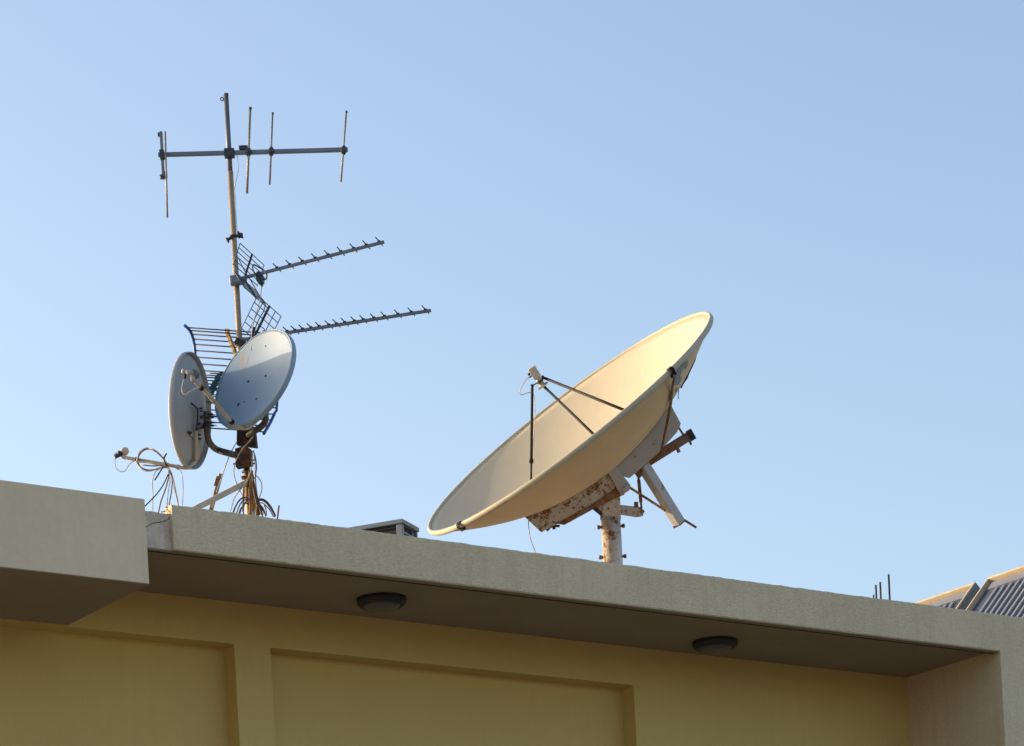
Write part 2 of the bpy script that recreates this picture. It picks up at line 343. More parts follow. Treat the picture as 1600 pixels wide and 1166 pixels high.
# ------------------------------------------------------------------ solar collectors
Qc = onD(1525, 911, 2.3); sQ, dQ, zQ = sd(Qc); tl = radians(47)
B_ = (S_ * -cos(tl) - UP * sin(tl)); Nn = (S_ * -sin(tl) + UP * cos(tl))
def collector(d0, d1, label):
    Lc = 2.0; q = lambda b, d, h: P(sQ, d, zQ) + B_ * b + Nn * h
    r = root('solar_collector', P(sQ - .7, (d0 + d1) / 2, ZR), label, 'solar collector', 'solar collectors on the roof')
    Dh = (d1 - d0) / 2; dm = (d0 + d1) / 2; fr = MB(); t = .05
    for (b0, b1, e0, e1) in ((0, .026, d0, d1), (Lc - .026, Lc, d0, d1), (.0265, Lc - .0265, d0, d0 + .018), (.0265, Lc - .0265, d1 - .018, d1)):
        fr.box(q((b0 + b1) / 2, (e0 + e1) / 2, -.035), B_ * ((b1 - b0) / 2), D_ * ((e1 - e0) / 2), Nn * .05)
    part('frame', fr, M['panelframe'], r, bev=.003)
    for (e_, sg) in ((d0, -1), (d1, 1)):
        part('side_shade', MB().box(q(Lc / 2, e_ + sg * .002, -.041), B_ * (Lc / 2 - .002), D_ * .0018, Nn * .043), M['capgrey'], r)  # dark skin added to give the frame sides their shade as colour
    part('back_plate', MB().box(q(Lc / 2, dm, -.077), B_ * (Lc / 2 - .036), D_ * (Dh - .019), Nn * .006), M['acdark'], r)
    part('absorber', MB().box(q(Lc / 2, dm, -.035), B_ * (Lc / 2 - .036), D_ * (Dh - .019), Nn * .004), M['collectordark'], r)
    ps = MB(); n = int((d1 - d0 - .3) / .085)
    for i in range(n):
        d = d0 + .15 + (d1 - d0 - .3) * (i + .5) / n
        vs = []
        for bb in (.17, Lc - .1):
            vs += [q(bb, d - .022, -.030), q(bb, d - .016, -.012), q(bb, d + .016, -.012), q(bb, d + .022, -.030)]
        ps.add(vs, [(0, 1, 5, 4), (1, 2, 6, 5), (2, 3, 7, 6), (0, 3, 2, 1), (4, 5, 6, 7)])
    ps.box(q(.10, dm, -.022), B_ * .045, D_ * (Dh - .06), Nn * .006)
    part('fin_pattern', ps, M['collector'], r)
    for d in (d0 + .15, d1 - .15):
        top = q(.25, d, -.09)
        part('leg', MB().beam(top, V((top.x, top.y, ZR)), .035, .035), M['panelframe'], r, bev=.002)
        lo2 = q(Lc - .05, d, -.09)
        part('leg', MB().beam(lo2, V((lo2.x, lo2.y, ZR)), .035, .035), M['panelframe'], r, bev=.002)
collector(dQ, dQ + 2.0, 'farther solar collector, only its lit top edge and corner showing over the roof edge')
collector(dQ - 2.16, dQ - .16, 'nearer solar collector with grey ribbed absorber at the right edge of the photo')
print('coll', sQ, dQ, zQ - ZR)

# ------------------------------------------------------------------ air conditioner on the roof
ca = at(627.5, 811, 20.9); e1 = V((.37, .93, 0)).normalized(); e2 = V((-.93, .37, 0)).normalized()
r = root('air_conditioner', V((ca.x, ca.y, ZR)) + e1 * .15 + e2 * .45, 'boxy grey outdoor air conditioner unit with dark louvred sides behind the roof edge', 'air conditioner')
Hh = ca.z - ZR - .06; W1, W2 = .27, .92
fr = MB(); bc = V((ca.x, ca.y, ca.z))
fr.box(bc + e1 * W1 / 2 + e2 * W2 / 2 - UP * .015, e1 * (W1 / 2 + .01), e2 * (W2 / 2 + .01), UP * .015)
fr.box(bc + e1 * W1 / 2 + e2 * W2 / 2 - UP * (Hh + .015), e1 * (W1 / 2), e2 * (W2 / 2), UP * .015)
for (i, j, a_, b_) in ((0, 0, .035, .045), (0, 1, .03, .03), (1, 0, .02, .03), (1, 1, .02, .02)):
    c = bc + e1 * (a_ / 2 + i * (W1 - a_)) + e2 * (b_ / 2 + j * (W2 - b_)) - UP * (Hh / 2 + .015)
    fr.box(c, e1 * a_ / 2, e2 * b_ / 2, UP * (Hh / 2 - .016))
fr.box(bc + e1 * W1 / 2 - UP * .085 + e2 * .008, e1 * (W1 / 2 - .03), e2 * .006, UP * .008)
part('casing', fr, M['acpaint'], r, bev=.003)
fi = MB(); fi.box(bc + e1 * (W1 / 2) + e2 * (W2 / 2) - UP * (Hh / 2 + .015), e1 * (W1 / 2 - .02), e2 * (W2 / 2 - .03), UP * (Hh / 2 - .02))
for k in range(8):
    fi.box(bc + e1 * .012 + e2 * W2 / 2 - UP * (.05 + k * .05), e1 * .005, e2 * (W2 / 2 - .05), UP * .003)
part('condenser', fi, M['acdark'], r)
for k in (.15, .77):
    part('foot', MB().box(V((ca.x, ca.y, ZR + .022)) + e1 * W1 / 2 + e2 * k, e1 * .16, e2 * .03, UP * .022), M['acdark'], r)

# ================================================================== dishes
def unit(a, b): return V((cos(b) * cos(a), cos(b) * sin(a), sin(b)))
class Dish:
    def __init__(s, c, n, R, d, th=.01):
        s.C, s.n, s.R, s.d, s.th = c, n.normalized(), R, d, th; s.V0 = c - s.n * d
        w = (c - EV).normalized(); s.a = s.n.cross(w).normalized(); s.a = s.a if s.a.x > 0 else -s.a; s.b = s.n.cross(s.a).normalized()
        if s.b.dot(w) > 0: s.b = -s.b
    def pt(s, u, v, off=0):       # u along a, v along b, on the bowl
        rr = (u * u + v * v) / s.R ** 2; return s.V0 + s.a * u + s.b * v + s.n * (s.d * rr + off)
    def hit(s, x, y, which=0, off=0):
        r = ray(x, y); o = EV - s.V0; k = s.d / s.R ** 2
        rn, on = r.dot(s.n), o.dot(s.n)
        A = k * (r.dot(r) - rn * rn); B = 2 * k * (o.dot(r) - on * rn) - rn; Cc = k * (o.dot(o) - on * on) - on
        q = B * B - 4 * A * Cc
        q = sqrt(max(q, 0)); ts = sorted(((-B - q) / (2 * A), (-B + q) / (2 * A))); p = EV + r * ts[which]
        rel = p - s.V0; u, v = rel.dot(s.a), rel.dot(s.b)
        g_ = 2 * k; nn = (s.n - s.a * (u * g_) - s.b * (v * g_)).normalized()
        return p + nn * off, nn, sqrt(u * u + v * v) / s.R
    def bowl(s, lip=0):
        R, d, t = s.R, s.d, s.th; pr = []
        for i in range(25):
            r = R * i / 24; pr.append((max(r, .0005), d * r * r / R / R))
        pr2 = [(max(R * i / 24, .0005), d * (i / 24) ** 2 - t) for i in range(24, -1, -1)]
        return MB().lathe(pr + pr2, s.V0, s.n, 144)
def stained(ds, basecol, streaks, name, **kw):
    def ex(N, L, co, noise, ramp, mix, c):
        for (p, dirv, wid, length, colr, stg) in streaks:
            pl = p - V(kw_root)
            perp = dirv.cross(ds.n).normalized()
            def lin(vec, off):
                dn = N.new("ShaderNodeVectorMath"); dn.operation = 'DOT_PRODUCT'; L.new(co, dn.inputs[0]); dn.inputs[1].default_value = tuple(vec)
                ad = N.new("ShaderNodeMath"); ad.operation = 'SUBTRACT'; L.new(dn.outputs["Value"], ad.inputs[0]); ad.inputs[1].default_value = off; return ad.outputs[0]
            x_ = lin(perp, pl.dot(perp)); y_ = lin(dirv, pl.dot(dirv))
            ab = N.new("ShaderNodeMath"); ab.operation = 'ABSOLUTE'; L.new(x_, ab.inputs[0])
            f1 = ramp(ab.outputs[0], wid, 0); f2 = ramp(y_, -.005, .01); f3 = ramp(y_, length, length * .4)
            m1 = N.new("ShaderNodeMath"); m1.operation = 'MULTIPLY'; L.new(f1, m1.inputs[0]); L.new(f2, m1.inputs[1])
            m2 = N.new("ShaderNodeMath"); m2.operation = 'MULTIPLY'; L.new(m1.outputs[0], m2.inputs[0]); L.new(f3, m2.inputs[1])
            m3 = N.new("ShaderNodeMath"); m3.operation = 'MULTIPLY'; L.new(m2.outputs[0], m3.inputs[0]); L.new(ramp(noise(25), .3, .6), m3.inputs[1])
            m4 = N.new("ShaderNodeMath"); m4.operation = 'MULTIPLY'; L.new(m3.outputs[0], m4.inputs[0]); m4.inputs[1].default_value = stg
            c = mix(m4.outputs[0], c, colr)
        return c
    kw_root = kw.pop('org'); return mat(name, basecol, extra=ex, **kw)

# ------------------------------------------------------------------ the big dish
BD = Dish(at(886, 659.5, 21.94), unit(3.735, .852), 1.290, .445, .012)
dp = lambda x, y, w_=0: onplane(x, y, BD.V0 + BD.b * w_, BD.b)
tp = dp(953.5, 800); big = root('satellite_dish', V((tp.x, tp.y, ZR)), 'large cream satellite dish on a rusty white post, tilted up to the left', 'satellite dish')
print('post s,d', sd(tp), 'a', BD.a, 'b', BD.b, 'n', BD.n)
refl = part('reflector', BD.bowl(), M['cream'], big)
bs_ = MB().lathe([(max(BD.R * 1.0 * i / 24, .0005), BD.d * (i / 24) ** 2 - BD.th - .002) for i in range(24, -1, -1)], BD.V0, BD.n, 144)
part('back_skin', bs_, M['creamback'], refl, 'tan back of the bowl')
R, d = BD.R, BD.d
lip = [(R - .014, d - .0075), (R - .012, d - .002), (R - .003, d + .006), (R + .008, d + .006), (R + .015, d - .001), (R + .018, d - .014), (R + .015, d - .028), (R + .005, d - .037), (R - .014, d - .040)]
part('rim', MB().lathe(lip, BD.V0, BD.n, 160, closed=True), M['creamrim'], big)
# girder behind the bowl
def topedge(s0, s1, n=10): return [BD.pt(s0 + (s1 - s0) * i / n, 0, -.016) for i in range(n + 1)]
px = 1 / 212.0
gl = MB(); gl.prism(topedge(-.66, .03) + [dp(966, 764), dp(958, 770), dp(921, 789), dp(844, 829)], BD.b * .10)
part('support_girder', gl, M['rustwhite'], big, 'rust speckled lower girder', bev=.006)
gr = MB(); gr.prism(topedge(.032, .66) + [dp(1047, 632), dp(1062, 660), dp(1056, 673), dp(1030.5, 702), dp(982, 745)], BD.b * .09)
part('support_girder', gr, M['rustlight'], big, 'cleaner grey upper girder', bev=.006)
sm = MB(); sm.beam(dp(862, 802, .105), dp(843.5, 828, .105), .004, .012); 
for (x0, y0, x1, y1) in ((958, 722, 978, 747), (1046, 690, 1040, 692)):
    pass
# seams between bowl and girder
se = MB(); se.tube([BD.pt(-.66 + 1.32 * i / 30, -.106, -.019) for i in range(31)], .008, 6); se.tube([BD.pt(-.66 + 1.32 * i / 30, .106, -.019) for i in range(31)], .008, 6)
part('gasket', se, M['black'], big)
# pivot band across the girder
pb = MB(); pb.prism([dp(946, 733), dp(957, 724), dp(983, 755), dp(981, 763), dp(968, 771)], BD.b * .125)
part('pivot_plate', pb, M['rustlight'], big, bev=.006)
fl = MB(); fl.prism([dp(868, 815), dp(921, 787), dp(957, 762), dp(975, 764), dp(973, 770), dp(958, 776), dp(922, 794), dp(880, 817)], BD.b * .115)
part('flange', fl, M['rustheavy'], big, 'dark rusted lower flange', bev=.003)
bt = MB()
for (x, y, ww) in ((979, 760, .13), (976, 765, .13)): c = dp(x, y, ww); bt.hex(c, c + BD.b * .02, .016)
part('pivot_bolt', bt, M['rustlight'], big)
# head and post
px_, py_ = tp.x, tp.y
def vz(y, x=953.5): return at(x, y, py_).z
hd = MB(); hd.prism([dp(921, 791), dp(936, 802), dp(968, 802), dp(967, 768), dp(958, 768)], BD.b * .09)
part('post_head', hd, M['rustwhite'], big, bev=.005)
hu = MB(); hu.prism([dp(920, 790), dp(926, 787), dp(941, 800), dp(936, 803)], BD.b * .093)
part('head_gusset', hu, M['rustdark'], big, bev=.003)
postc = V((px_, py_, 0)); zt = vz(801)
po = MB(); po.tube([V((px_, py_, ZR)), V((px_, py_, zt))], .074, 40); post = part('post', po, M['postpaint'], big)
pc = MB(); pc.lathe([(.0745, -.05), (.078, -.05), (.078, 0), (.0745, 0)], V((px_, py_, zt - .002)), UP, 40); part('collar', pc, M['rustwhite'], post)
for (x, y, sx) in ((931, 824.5, -1), (971, 822, 1), (934, 871.5, -1), (973, 869.5, 1)):
    zz = at(x, y, py_).z; c = V((px_ + sx * .072, py_, zz)); dx_ = V((sx, -.1, 0)).normalized()
    m = MB(); m.rod(c, c + dx_ * .022, .010, 8); m.hex(c + dx_ * .012, c + dx_ * .032, .016); part('bolt', m, M['rustheavy'], post)
# base plate
m = MB(); m.box(V((px_, py_, ZR + .01)), V((.16, 0, 0)), V((0, .16, 0)), UP * .01); part('base_plate', m, M['rustwhite'], big)
# side arm with stop, threaded rod
sa = MB(); sa.prism([dp(965, 789.5), dp(1003, 793.5), dp(1004.5, 803), dp(1001, 806.5), dp(993, 807.5), dp(965, 803)], BD.b * .035); part('side_arm', sa, M['rustwhite'], big, bev=.003)
m = MB(); m.beam(dp(994, 794), dp(994, 784.5), .03, .03); part('stop_lug', m, M['rustheavy'], big, bev=.003)
m = MB(); p0, p1 = dp(996.5, 735, .0), dp(1003.5, 806, .0)
m.tube([p0, p0.lerp(p1, .2), p0.lerp(p1, .21), p0.lerp(p1, .7), p0.lerp(p1, .71), p1], [.009, .009, .013, .013, .008, .008], 10)
part('turnbuckle', m, M['rustheavy'], big)
m = MB(); m.hex(dp(1004, 799.5, -.02), dp(1004, 799.5, .05), .016); part('bolt', m, M['rustheavy'], big)
m = MB(); m.prism([dp(990.5, 738), dp(997, 748), dp(1002, 744), dp(1004, 733), dp(998, 733)], BD.b * .03); part('lug', m, M['rustheavy'], big, bev=.003)
# orange stay
m = MB(); m.rod(dp(981, 760, .02), dp(1040, 798, .045), .0095, 10); part('stay_rod', m, M['rustorange'], big, 'orange rusted stay rod')
# leg (square tube)
m = MB(); q0, q1 = dp(1005, 727, .0), dp(1061.5, 818, .0); m.beam(q0, q1, .075, .075, BD.b + BD.a * .75); leg = part('strut', m, M['rustlight'], big, 'cleaner white square strut', bev=.006)
ax = (q1 - q0).normalized()
m = MB(); a_, b_ = frame(ax, BD.b + BD.a * .75); m.box(q1 + ax * .004, ax * .006, a_ * .032, b_ * .032); m.rod(dp(1052, 824.5, .0), dp(1062, 819, .0), .010, 8); part('end_cap', m, M['rustheavy'], leg)
m = MB(); m.rod(dp(1064, 809.5, .0), dp(1088, 824.5, .0), .0095, 8); part('stud', m, M['rustheavy'], leg)
# upper rusty arm
m = MB(); u0, u1 = dp(1004, 727, -.02), dp(1076, 682, -.02); m.beam(u0, u1, .062, .062, BD.b + BD.a * .1); ua = part('upper_arm', m, M['rustheavy'], big, bev=.004)
m = MB(); ax = (u1 - u0).normalized(); a_, b_ = frame(ax, BD.b + BD.a * .1)
for (da, db, la, lb) in ((a_, b_, .035, .004), (-a_, b_, .035, .004), (b_, a_, .031, .004), (-b_, a_, .031, .004)):
    m.box(u1 + ax * .02 + da * .034, ax * .022, da * .003, db * la)
part('socket', m, M['rustdark'], ua)
for (x0, y0, x1, y1, r_) in ((1056, 695, 1061, 707, .014), (1076, 686, 1080, 695, .009), (1043, 703, 1045, 709, .008)):
    m = MB(); m.rod(dp(x0, y0, .0), dp(x1, y1, .0), r_, 8); part('bolt', m, M['rustheavy'], ua)
m = MB(); m.rod(dp(1057, 663, .0), dp(1068, 680, .0), .0085, 8); part('link_rod', m, M['rustheavy'], big)
# tie rod from the rim
rp = BD.hit(1046, 584, 0, -.02)[0]
def outer(x, y, o): p, nn, _ = BD.hit(x, y, 0); return p - nn * o
rc_, rn_ = onplane(1048, 579, BD.C, BD.n), None
m = MB(); m.tube([rc_ - BD.n * .045, outer(1045.5, 600, .03), outer(1043, 625, .03), outer(1039, 648, .03), dp(1031.5, 713, .12)], [.008, .009, .011, .011, .008], 10); part('tie_rod', m, M['rustheavy'], big)
def rim_at(x, y):
    p = onplane(x, y, BD.C, BD.n); q = (p - BD.C); return BD.C + q.normalized() * (BD.R + .012) , q.normalized()
for (x, y) in ((1047.5, 577), (721, 816)):
    c, rd_ = rim_at(x, y); tg = BD.n.cross(rd_); m = MB()
    for k in (-1, 0, 1): m.torus(c - BD.n * .014 + tg * .012 * k, tg, .025, .0055, 14, 6)
    m.box(c - BD.n * .048, tg * .022, rd_ * .012, BD.n * .008)
    part('clamp', m, M['black'] if x > 1000 else M['rustdark'], big)
# wing nut under the girder
m = MB(); c = dp(866, 822, .05); m.rod(dp(862.5, 813, .05), dp(865.5, 825, .05), .009, 8); m.tube([dp(854.5, 829.5, .05), dp(860, 824, .05), dp(866, 822, .05), dp(874.5, 822, .05)], [.010, .007, .011, .010], 8); m.hex(dp(864, 817, .05), dp(866, 827, .05), .013)
part('wing_nut', m, M['rustdark'], big)
# feed and its legs
pn = None; best = 1e9
for i in range(200):
    t = .5 + i * .004; p = BD.V0 + BD.n * t; q = p - EV; q = q / q.y
    r0 = ray(848, 602.5); e_ = (q.x - r0.x) ** 2 + (q.z - r0.z) ** 2
    if e_ < best: best = e_; pn = p; tn = t
print('feed dist', tn, sqrt(best) * FP)
fx = lambda x, y: onplane(x, y, pn, BD.b)
axf = (fx(834, 581) - fx(848, 603)).normalized(); a_, b_ = frame(axf, BD.b)
fe = root  # keep name short
feed = MB(); p0 = fx(849, 604)
feed.lathe([(.0, .0), (.042, .0), (.046, .006), (.042, .013), (.020, .016), (.020, .05), (.026, .052), (.026, .062), (.018, .066), (.018, .078)], p0, axf, 28)
feed = part('feed_horn', feed, M['lnbhorn'], big)
m = MB(); m.box(p0 + axf * .118, axf * .045, a_ * .030, b_ * .026); m.box(p0 + axf * .080, axf * .012, a_ * .022, b_ * .02); part('converter', m, M['lnb'], feed, bev=.005)
m = MB(); m.hex(p0 + axf * .13 - a_ * .03, p0 + axf * .13 - a_ * .05, .009); m.rod(fx(838, 583), fx(827, 590), .006, 8)
part('connector', m, M['black'], feed)
brk = MB()
mid = p0 + axf * .045
tops = [fx(831.5, 603), fx(851, 605), fx(848.5, 589.5)]
for k, t in enumerate(tops): brk.rod(mid, t, .005, 8); brk.hex(t - axf * .012, t + axf * .012, .010)
brk.torus(mid, axf, .024, .007, 18, 6)
part('feed_bracket', brk, M['rustdark'], big)
legends = []
for k, (x0, y0, x1, y1) in enumerate(((831.6, 606, 829.6, 768), (851, 605, 941, 692), (851, 591, 993, 648))):
    q, nn, rho = BD.hit(x1, y1, 0); print('leg', k, rho)
    m = MB(); t = fx(x0, y0)
    if k == 0:
        m.tube([t, t.lerp(q, .70)], .0105, 10); m.tube([t.lerp(q, .70), q], .0075, 10)
    else: m.rod(t, q, .0105, 10)
    lg = part('feed_leg', m, M['black'], big)
    if k == 0: m = MB(); c = t.lerp(q, .70); m.rod(c, c + (q - t).normalized() * .03, .016, 10); part('joint', m, M['black'], lg)
    m = MB(); m.rod(q, q + nn * .02, .028, 12); part('foot', m, M['rustdark'], lg)
m = MB(); q1_ = fx(830, 728)
m.tube(spline([fx(828, 589), fx(822, 594), fx(816, 603), fx(812.5, 611), fx(813, 616.5), fx(818, 616.5), fx(824, 614), fx(830, 614), fx(834.5, 620), fx(836, 645), fx(835, 670), fx(832.5, 695), fx(830.5, 722), fx(830, 745)], 5), .0035, 6)
part('cable', m, M['cable'], big)
m = MB(); m.tube(spline([dp(826, 806, .05), dp(826, 820, .06), dp(828, 838, .07), dp(832, 852, .06), dp(836, 862, .0), dp(838, 880, -.05)], 5), .0035, 6); part('cable', m, M['cable'], big)
# logo painted on the back of the bowl: crescent with an arrow wedge
def decal(polys, off=-.0155, sub=8):
    m = MB()
    for poly in polys:
        pts = [BD.hit(x, y, 0)[0] + BD.hit(x, y, 0)[1] * off for (x, y) in poly]; m.add(pts, [tuple(range(len(pts)))])
    return m
def strip(lft, rgt):
    out = []
    for i in range(len(lft) - 1): out.append([lft[i], lft[i + 1], rgt[i + 1], rgt[i]])
    return out
cres = strip([(1071.5, 562), (1064, 567.5), (1058, 574), (1053, 583), (1050.5, 592), (1050, 600)], [(1072, 564), (1067.5, 571), (1063, 578), (1060, 585), (1058.5, 591), (1056, 600.5)])
wed = [[(1069, 566), (1071.5, 562.5), (1072, 569), (1068, 577)], [(1058.5, 589), (1063, 587), (1060.5, 595), (1056, 601)], [(1052, 608.5), (1056, 604), (1057, 606), (1053, 612)]]
wed += strip([(1046, 609), (1044, 613), (1042.8, 620), (1042.5, 624)], [(1046.8, 610), (1046, 616), (1046, 620), (1044.5, 624)])
part('back_emblem', decal(cres + wed), M['logo'], refl)
# tape hanging along the back edge of the bowl
m = MB(); rr = [BD.pt(u, v, -.03) for (u, v) in ()]
edge = [(1086.5, 547), (1082, 560), (1077, 570), (1073, 580), (1069, 588), (1063, 598), (1060, 604)]
m.tube([onplane(x + 3.2, y + 2, BD.V0, BD.b) for x, y in edge], [.004, .009, .012, .008, .012, .009, .012], 6)
m.tube(spline([onplane(x, y, BD.V0, BD.b) for x, y in ((1061, 603), (1060.5, 612), (1059.5, 619), (1060.5, 624))], 4), .003, 6)
m.hex(onplane(1047, 629, BD.V0, BD.b), onplane(1049.5, 627.5, BD.V0, BD.b), .01)
part('cable', m, M['rustdark'], big, 'dark frayed cable along the back edge')

# ================================================================== antenna mast
Y0 = onD(389, 800, .9).y; XM = onD(389, 800, .9).x
zat = lambda y, x=370: at(x, y, Y0).z
mast = root('antenna_mast', V((XM, Y0, ZR)), 'tall weathered pipe mast with curved dish arms, carrying all the small antennas', 'mast')
z_t, z_j, z_b = zat(149, 353), zat(268, 362), zat(736, 386)
m = MB(); m.tube([V((XM, Y0, z_j - .05)), V((XM, Y0, z_t))], .0165, 24); m.tube([V((XM, Y0, z_t)), V((XM, Y0, z_t + .01))], .0172, 24)
pipe = part('pipe', m, M['mastup'], mast, 'upper thinner pipe section')
m = MB(); m.tube([V((XM, Y0, z_b)), V((XM, Y0, z_j))], .0195, 24); part('pipe', m, M['mast'], mast, 'long lower pipe section')
m = MB(); m.tube([V((XM, Y0, ZR)), V((XM, Y0, z_b))], .021, 20); part('pipe', m, M['mastyellow'], mast, 'yellowed rusty foot of the pipe')
m = MB(); m.rod(at(383.5, 737, Y0), at(383.5, 729, Y0), .001, 6) if False else m.tube([V((XM, Y0, zat(737, 387))), V((XM, Y0, zat(729, 387)))], .0225, 16); part('tape', m, M['black'], mast)
m = MB(); m.torus(at(347, 155, Y0), V((0, 1, 0)), .011, .0035, 14, 6); m.rod(at(349, 154, Y0), at(352, 153, Y0), .004, 6); part('eye_bolt', m, M['rustdark'], mast)
# old clamp
m = MB(); m.torus(V((XM, Y0, zat(369, 367))), UP, .023, .005, 18, 6)
m.beam(at(356, 374.5, Y0 - .03), at(364, 370.5, Y0 - .02), .02, .016); m.beam(at(371, 367.5, Y0), at(379, 368, Y0), .03, .024); m.rod(at(353.5, 372, Y0 - .03), at(357.5, 379, Y0 - .03), .007, 6); m.rod(at(372, 362, Y0), at(374, 372, Y0), .009, 6); m.rod(at(377, 365, Y0), at(379, 372, Y0), .008, 6); m.rod(at(354, 375, Y0 - .03), at(379, 365, Y0), .006, 6)
part('clamp', m, M['rustdark'], mast, 'empty rusty clamp')
# plates of the dish arms
f1 = V((.12, -1, 0)).normalized(); rt = V((1, .12, 0)).normalized()
def q4(x, y, dy=-.05): return at(x, y, Y0 + dy)
m = MB(); m.prism([q4(371.5, 668), q4(398.5, 667.5), q4(402, 700), q4(371, 696.5)], V((.005, .022, 0))); m.prism([q4(373, 667), q4(394, 667), q4(395, 665), q4(373, 665)], V((0, .03, 0)))
for (x, y) in ((374, 692.5), (397.5, 693), (374, 672), (396, 672)): m.hex(q4(x, y, -.075), q4(x, y, -.06), .007)
pl = part('upper_plate', m, M['rustdark'], mast, bev=.004)
m = MB(); m.prism([q4(369, 703), q4(380, 700), q4(393, 703), q4(394, 727), q4(370, 732)], V((.005, .034, 0)))
m.torus(V((XM, Y0, zat(712, 382))), UP, .03, .006, 18, 6)
for (x, y) in ((395.5, 719), (395.5, 724.5), (367, 725)): m.rod(q4(x - 3, y), q4(x + 2.5, y), .006, 6)
part('lower_plate', m, M['ironmix'], mast, bev=.004)
LY = 19.40; FY = 19.30
m = MB(); m.tube(spline([at(322.5, 643, LY + .03), at(323.2, 660, LY + .04), at(324, 677, LY + .07), at(326, 688, LY + .12), at(332, 697.5, LY + .2), at(341, 703.5, LY + .3), at(356, 708, Y0 - .15), at(376, 713.5, Y0 - .03)], 8), .0215, 18); part('dish_arm', m, M['pipe'], mast, 'left curved dish arm')
m = MB(); m.tube(spline([at(412, 622, FY + .18), at(414.5, 640, FY + .18), at(415, 654, FY + .18), at(413, 661, FY + .2), at(407, 667.5, FY + .22), at(397, 674, FY + .28), at(388.5, 680, Y0 - .07)], 8), .0215, 18); part('dish_arm', m, M['pipe'], mast, 'right curved dish arm')
# braces at the foot
m = MB(); b0, b1 = at(387, 753, Y0 - .02), at(311, 792, Y0 - .35); dv = (b1 - b0).normalized(); m.beam(b0, b1 + dv * .35, .035, .036); part('brace', m, M['armgrey'], mast, 'beige square brace', bev=.004)
m = MB(); m.beam(at(345.5, 741, Y0 + .35), at(329, 800, Y0 + .35), .026, .026, V((0, 1, 0))); part('brace', m, M['mastyellow'], mast, 'rusty leaning angle iron', bev=.003)
m = MB(); m.beam(at(342, 745, Y0 + .33), at(337.5, 760, Y0 + .33), .03, .012, V((0, 1, 0))); part('angle_iron', m, M['rustheavy'], mast)
m = MB(); m.beam(at(381.5, 757, Y0 + .03), at(379.5, 800, Y0 + .03), .012, .012); m.rod(at(378.5, 747.5, Y0 - .02), at(386, 743, Y0), .010, 8); m.hex(at(377.5, 748, Y0 - .02), at(381, 746, Y0 - .02), .014); part('foot_bracket', m, M['rustheavy'], mast)
m = MB(); m.beam(at(393, 738, Y0 - .02), at(396, 748, Y0 - .02), .016, .016); part('foot_bracket', m, M['mastyellow'], mast)

# ------------------------------------------------------------------ four element antenna on top
YA = Y0 - .04
r = root('yagi_antenna', at(358, 240, Y0), 'sparse yagi antenna with upright rods on a long horizontal boom at the mast top', 'antenna')
b0, b1 = at(247, 242.2, YA), at(543.5, 234, YA)
m = MB(); m.beam(b0, b1, .026, .026); part('boom', m, M['alu'], r, bev=.003)
m = MB()
for x, y in ((358, 239.5),): m.beam(at(350.5, 240, YA - .0), at(366.5, 239.5, YA), .052, .055)
part('mast_clamp', m, M['darkpl'], r, bev=.004)
m = MB(); m.box(at(379.5, 231.5, YA), V((.026, 0, 0)), V((0, .02, 0)), V((0, 0, .013))); m.box(at(387, 233, YA), V((.014, 0, 0)), V((0, .02, 0)), V((0, 0, .018))); part('junction_box', m, M['darkpl'], r, bev=.004)
for (xa, ya, xb, yb, xc, yc, rr) in ((391, 168, 386, 302, 388.3, 238, .0085), (426, 176, 421.5, 288.5, 423.8, 237, .0065), (541.2, 173.5, 532.8, 284, 537, 235, .0065)):
    e = part('element', MB().tube([at(xa, ya, YA - .018), at(xb, yb, YA - .018)], rr, 10), M['alurod'], r)
    m = MB(); m.lathe([(.0, -.03), (.010, -.03), (.022, -.008), (.022, .008), (.010, .03), (0, .03)], at(xc, yc, YA - .014), (at(xa, ya, YA) - at(xb, yb, YA)).normalized(), 10); part('element_holder', m, M['darkpl'], e)
    m = MB(); m.rod(at(xa, ya, YA - .018), at(xa + .1, ya + 3, YA - .018), rr * 1.25, 8); part('end_cap', m, M['darkpl'], e)
m = MB(); m.beam(at(251.5, 206, YA - .02), at(255.5, 280, YA - .02), .026, .02); rb_ = part('reflector_bracket', m, M['alu'], r, bev=.003)
m = MB(); m.beam(at(252.5, 235, YA - .03), at(254, 249, YA - .03), .032, .03); part('element_holder', m, M['darkpl'], rb_)
m = MB(); m.box(at(249.5, 210.5, YA - .02), V((.012, 0, 0)), V((0, .01, 0)), V((0, 0, .012))); part('end_cap', m, M['darkpl'], rb_)
m = MB(); m.box(at(255, 276.5, YA - .02), V((.02, 0, 0)), V((0, .012, 0)), V((0, 0, .012))); m.rod(at(251, 274, YA - .03), at(254, 279, YA - .03), .012, 8); m.box(at(259.3, 273, YA - .03), V((.009, 0, 0)), V((0, .01, 0)), V((0, 0, .02))); part('element_holder', m, M['darkpl'], rb_)
part('element', MB().tube([at(258, 206, YA - .04), at(261.5, 340, YA - .04)], .0065, 10), M['alurod'], r)
m = MB(); m.tube(spline([at(370, 241, YA), at(371.5, 250, YA), at(372.5, 265, YA), at(369, 282, YA), at(366.5, 296, YA), at(367.5, 306, YA), at(368.5, 330, Y0 - .022), at(371, 366, Y0 - .022)], 5), .0028, 6); part('cable', m, M['cable'], r)

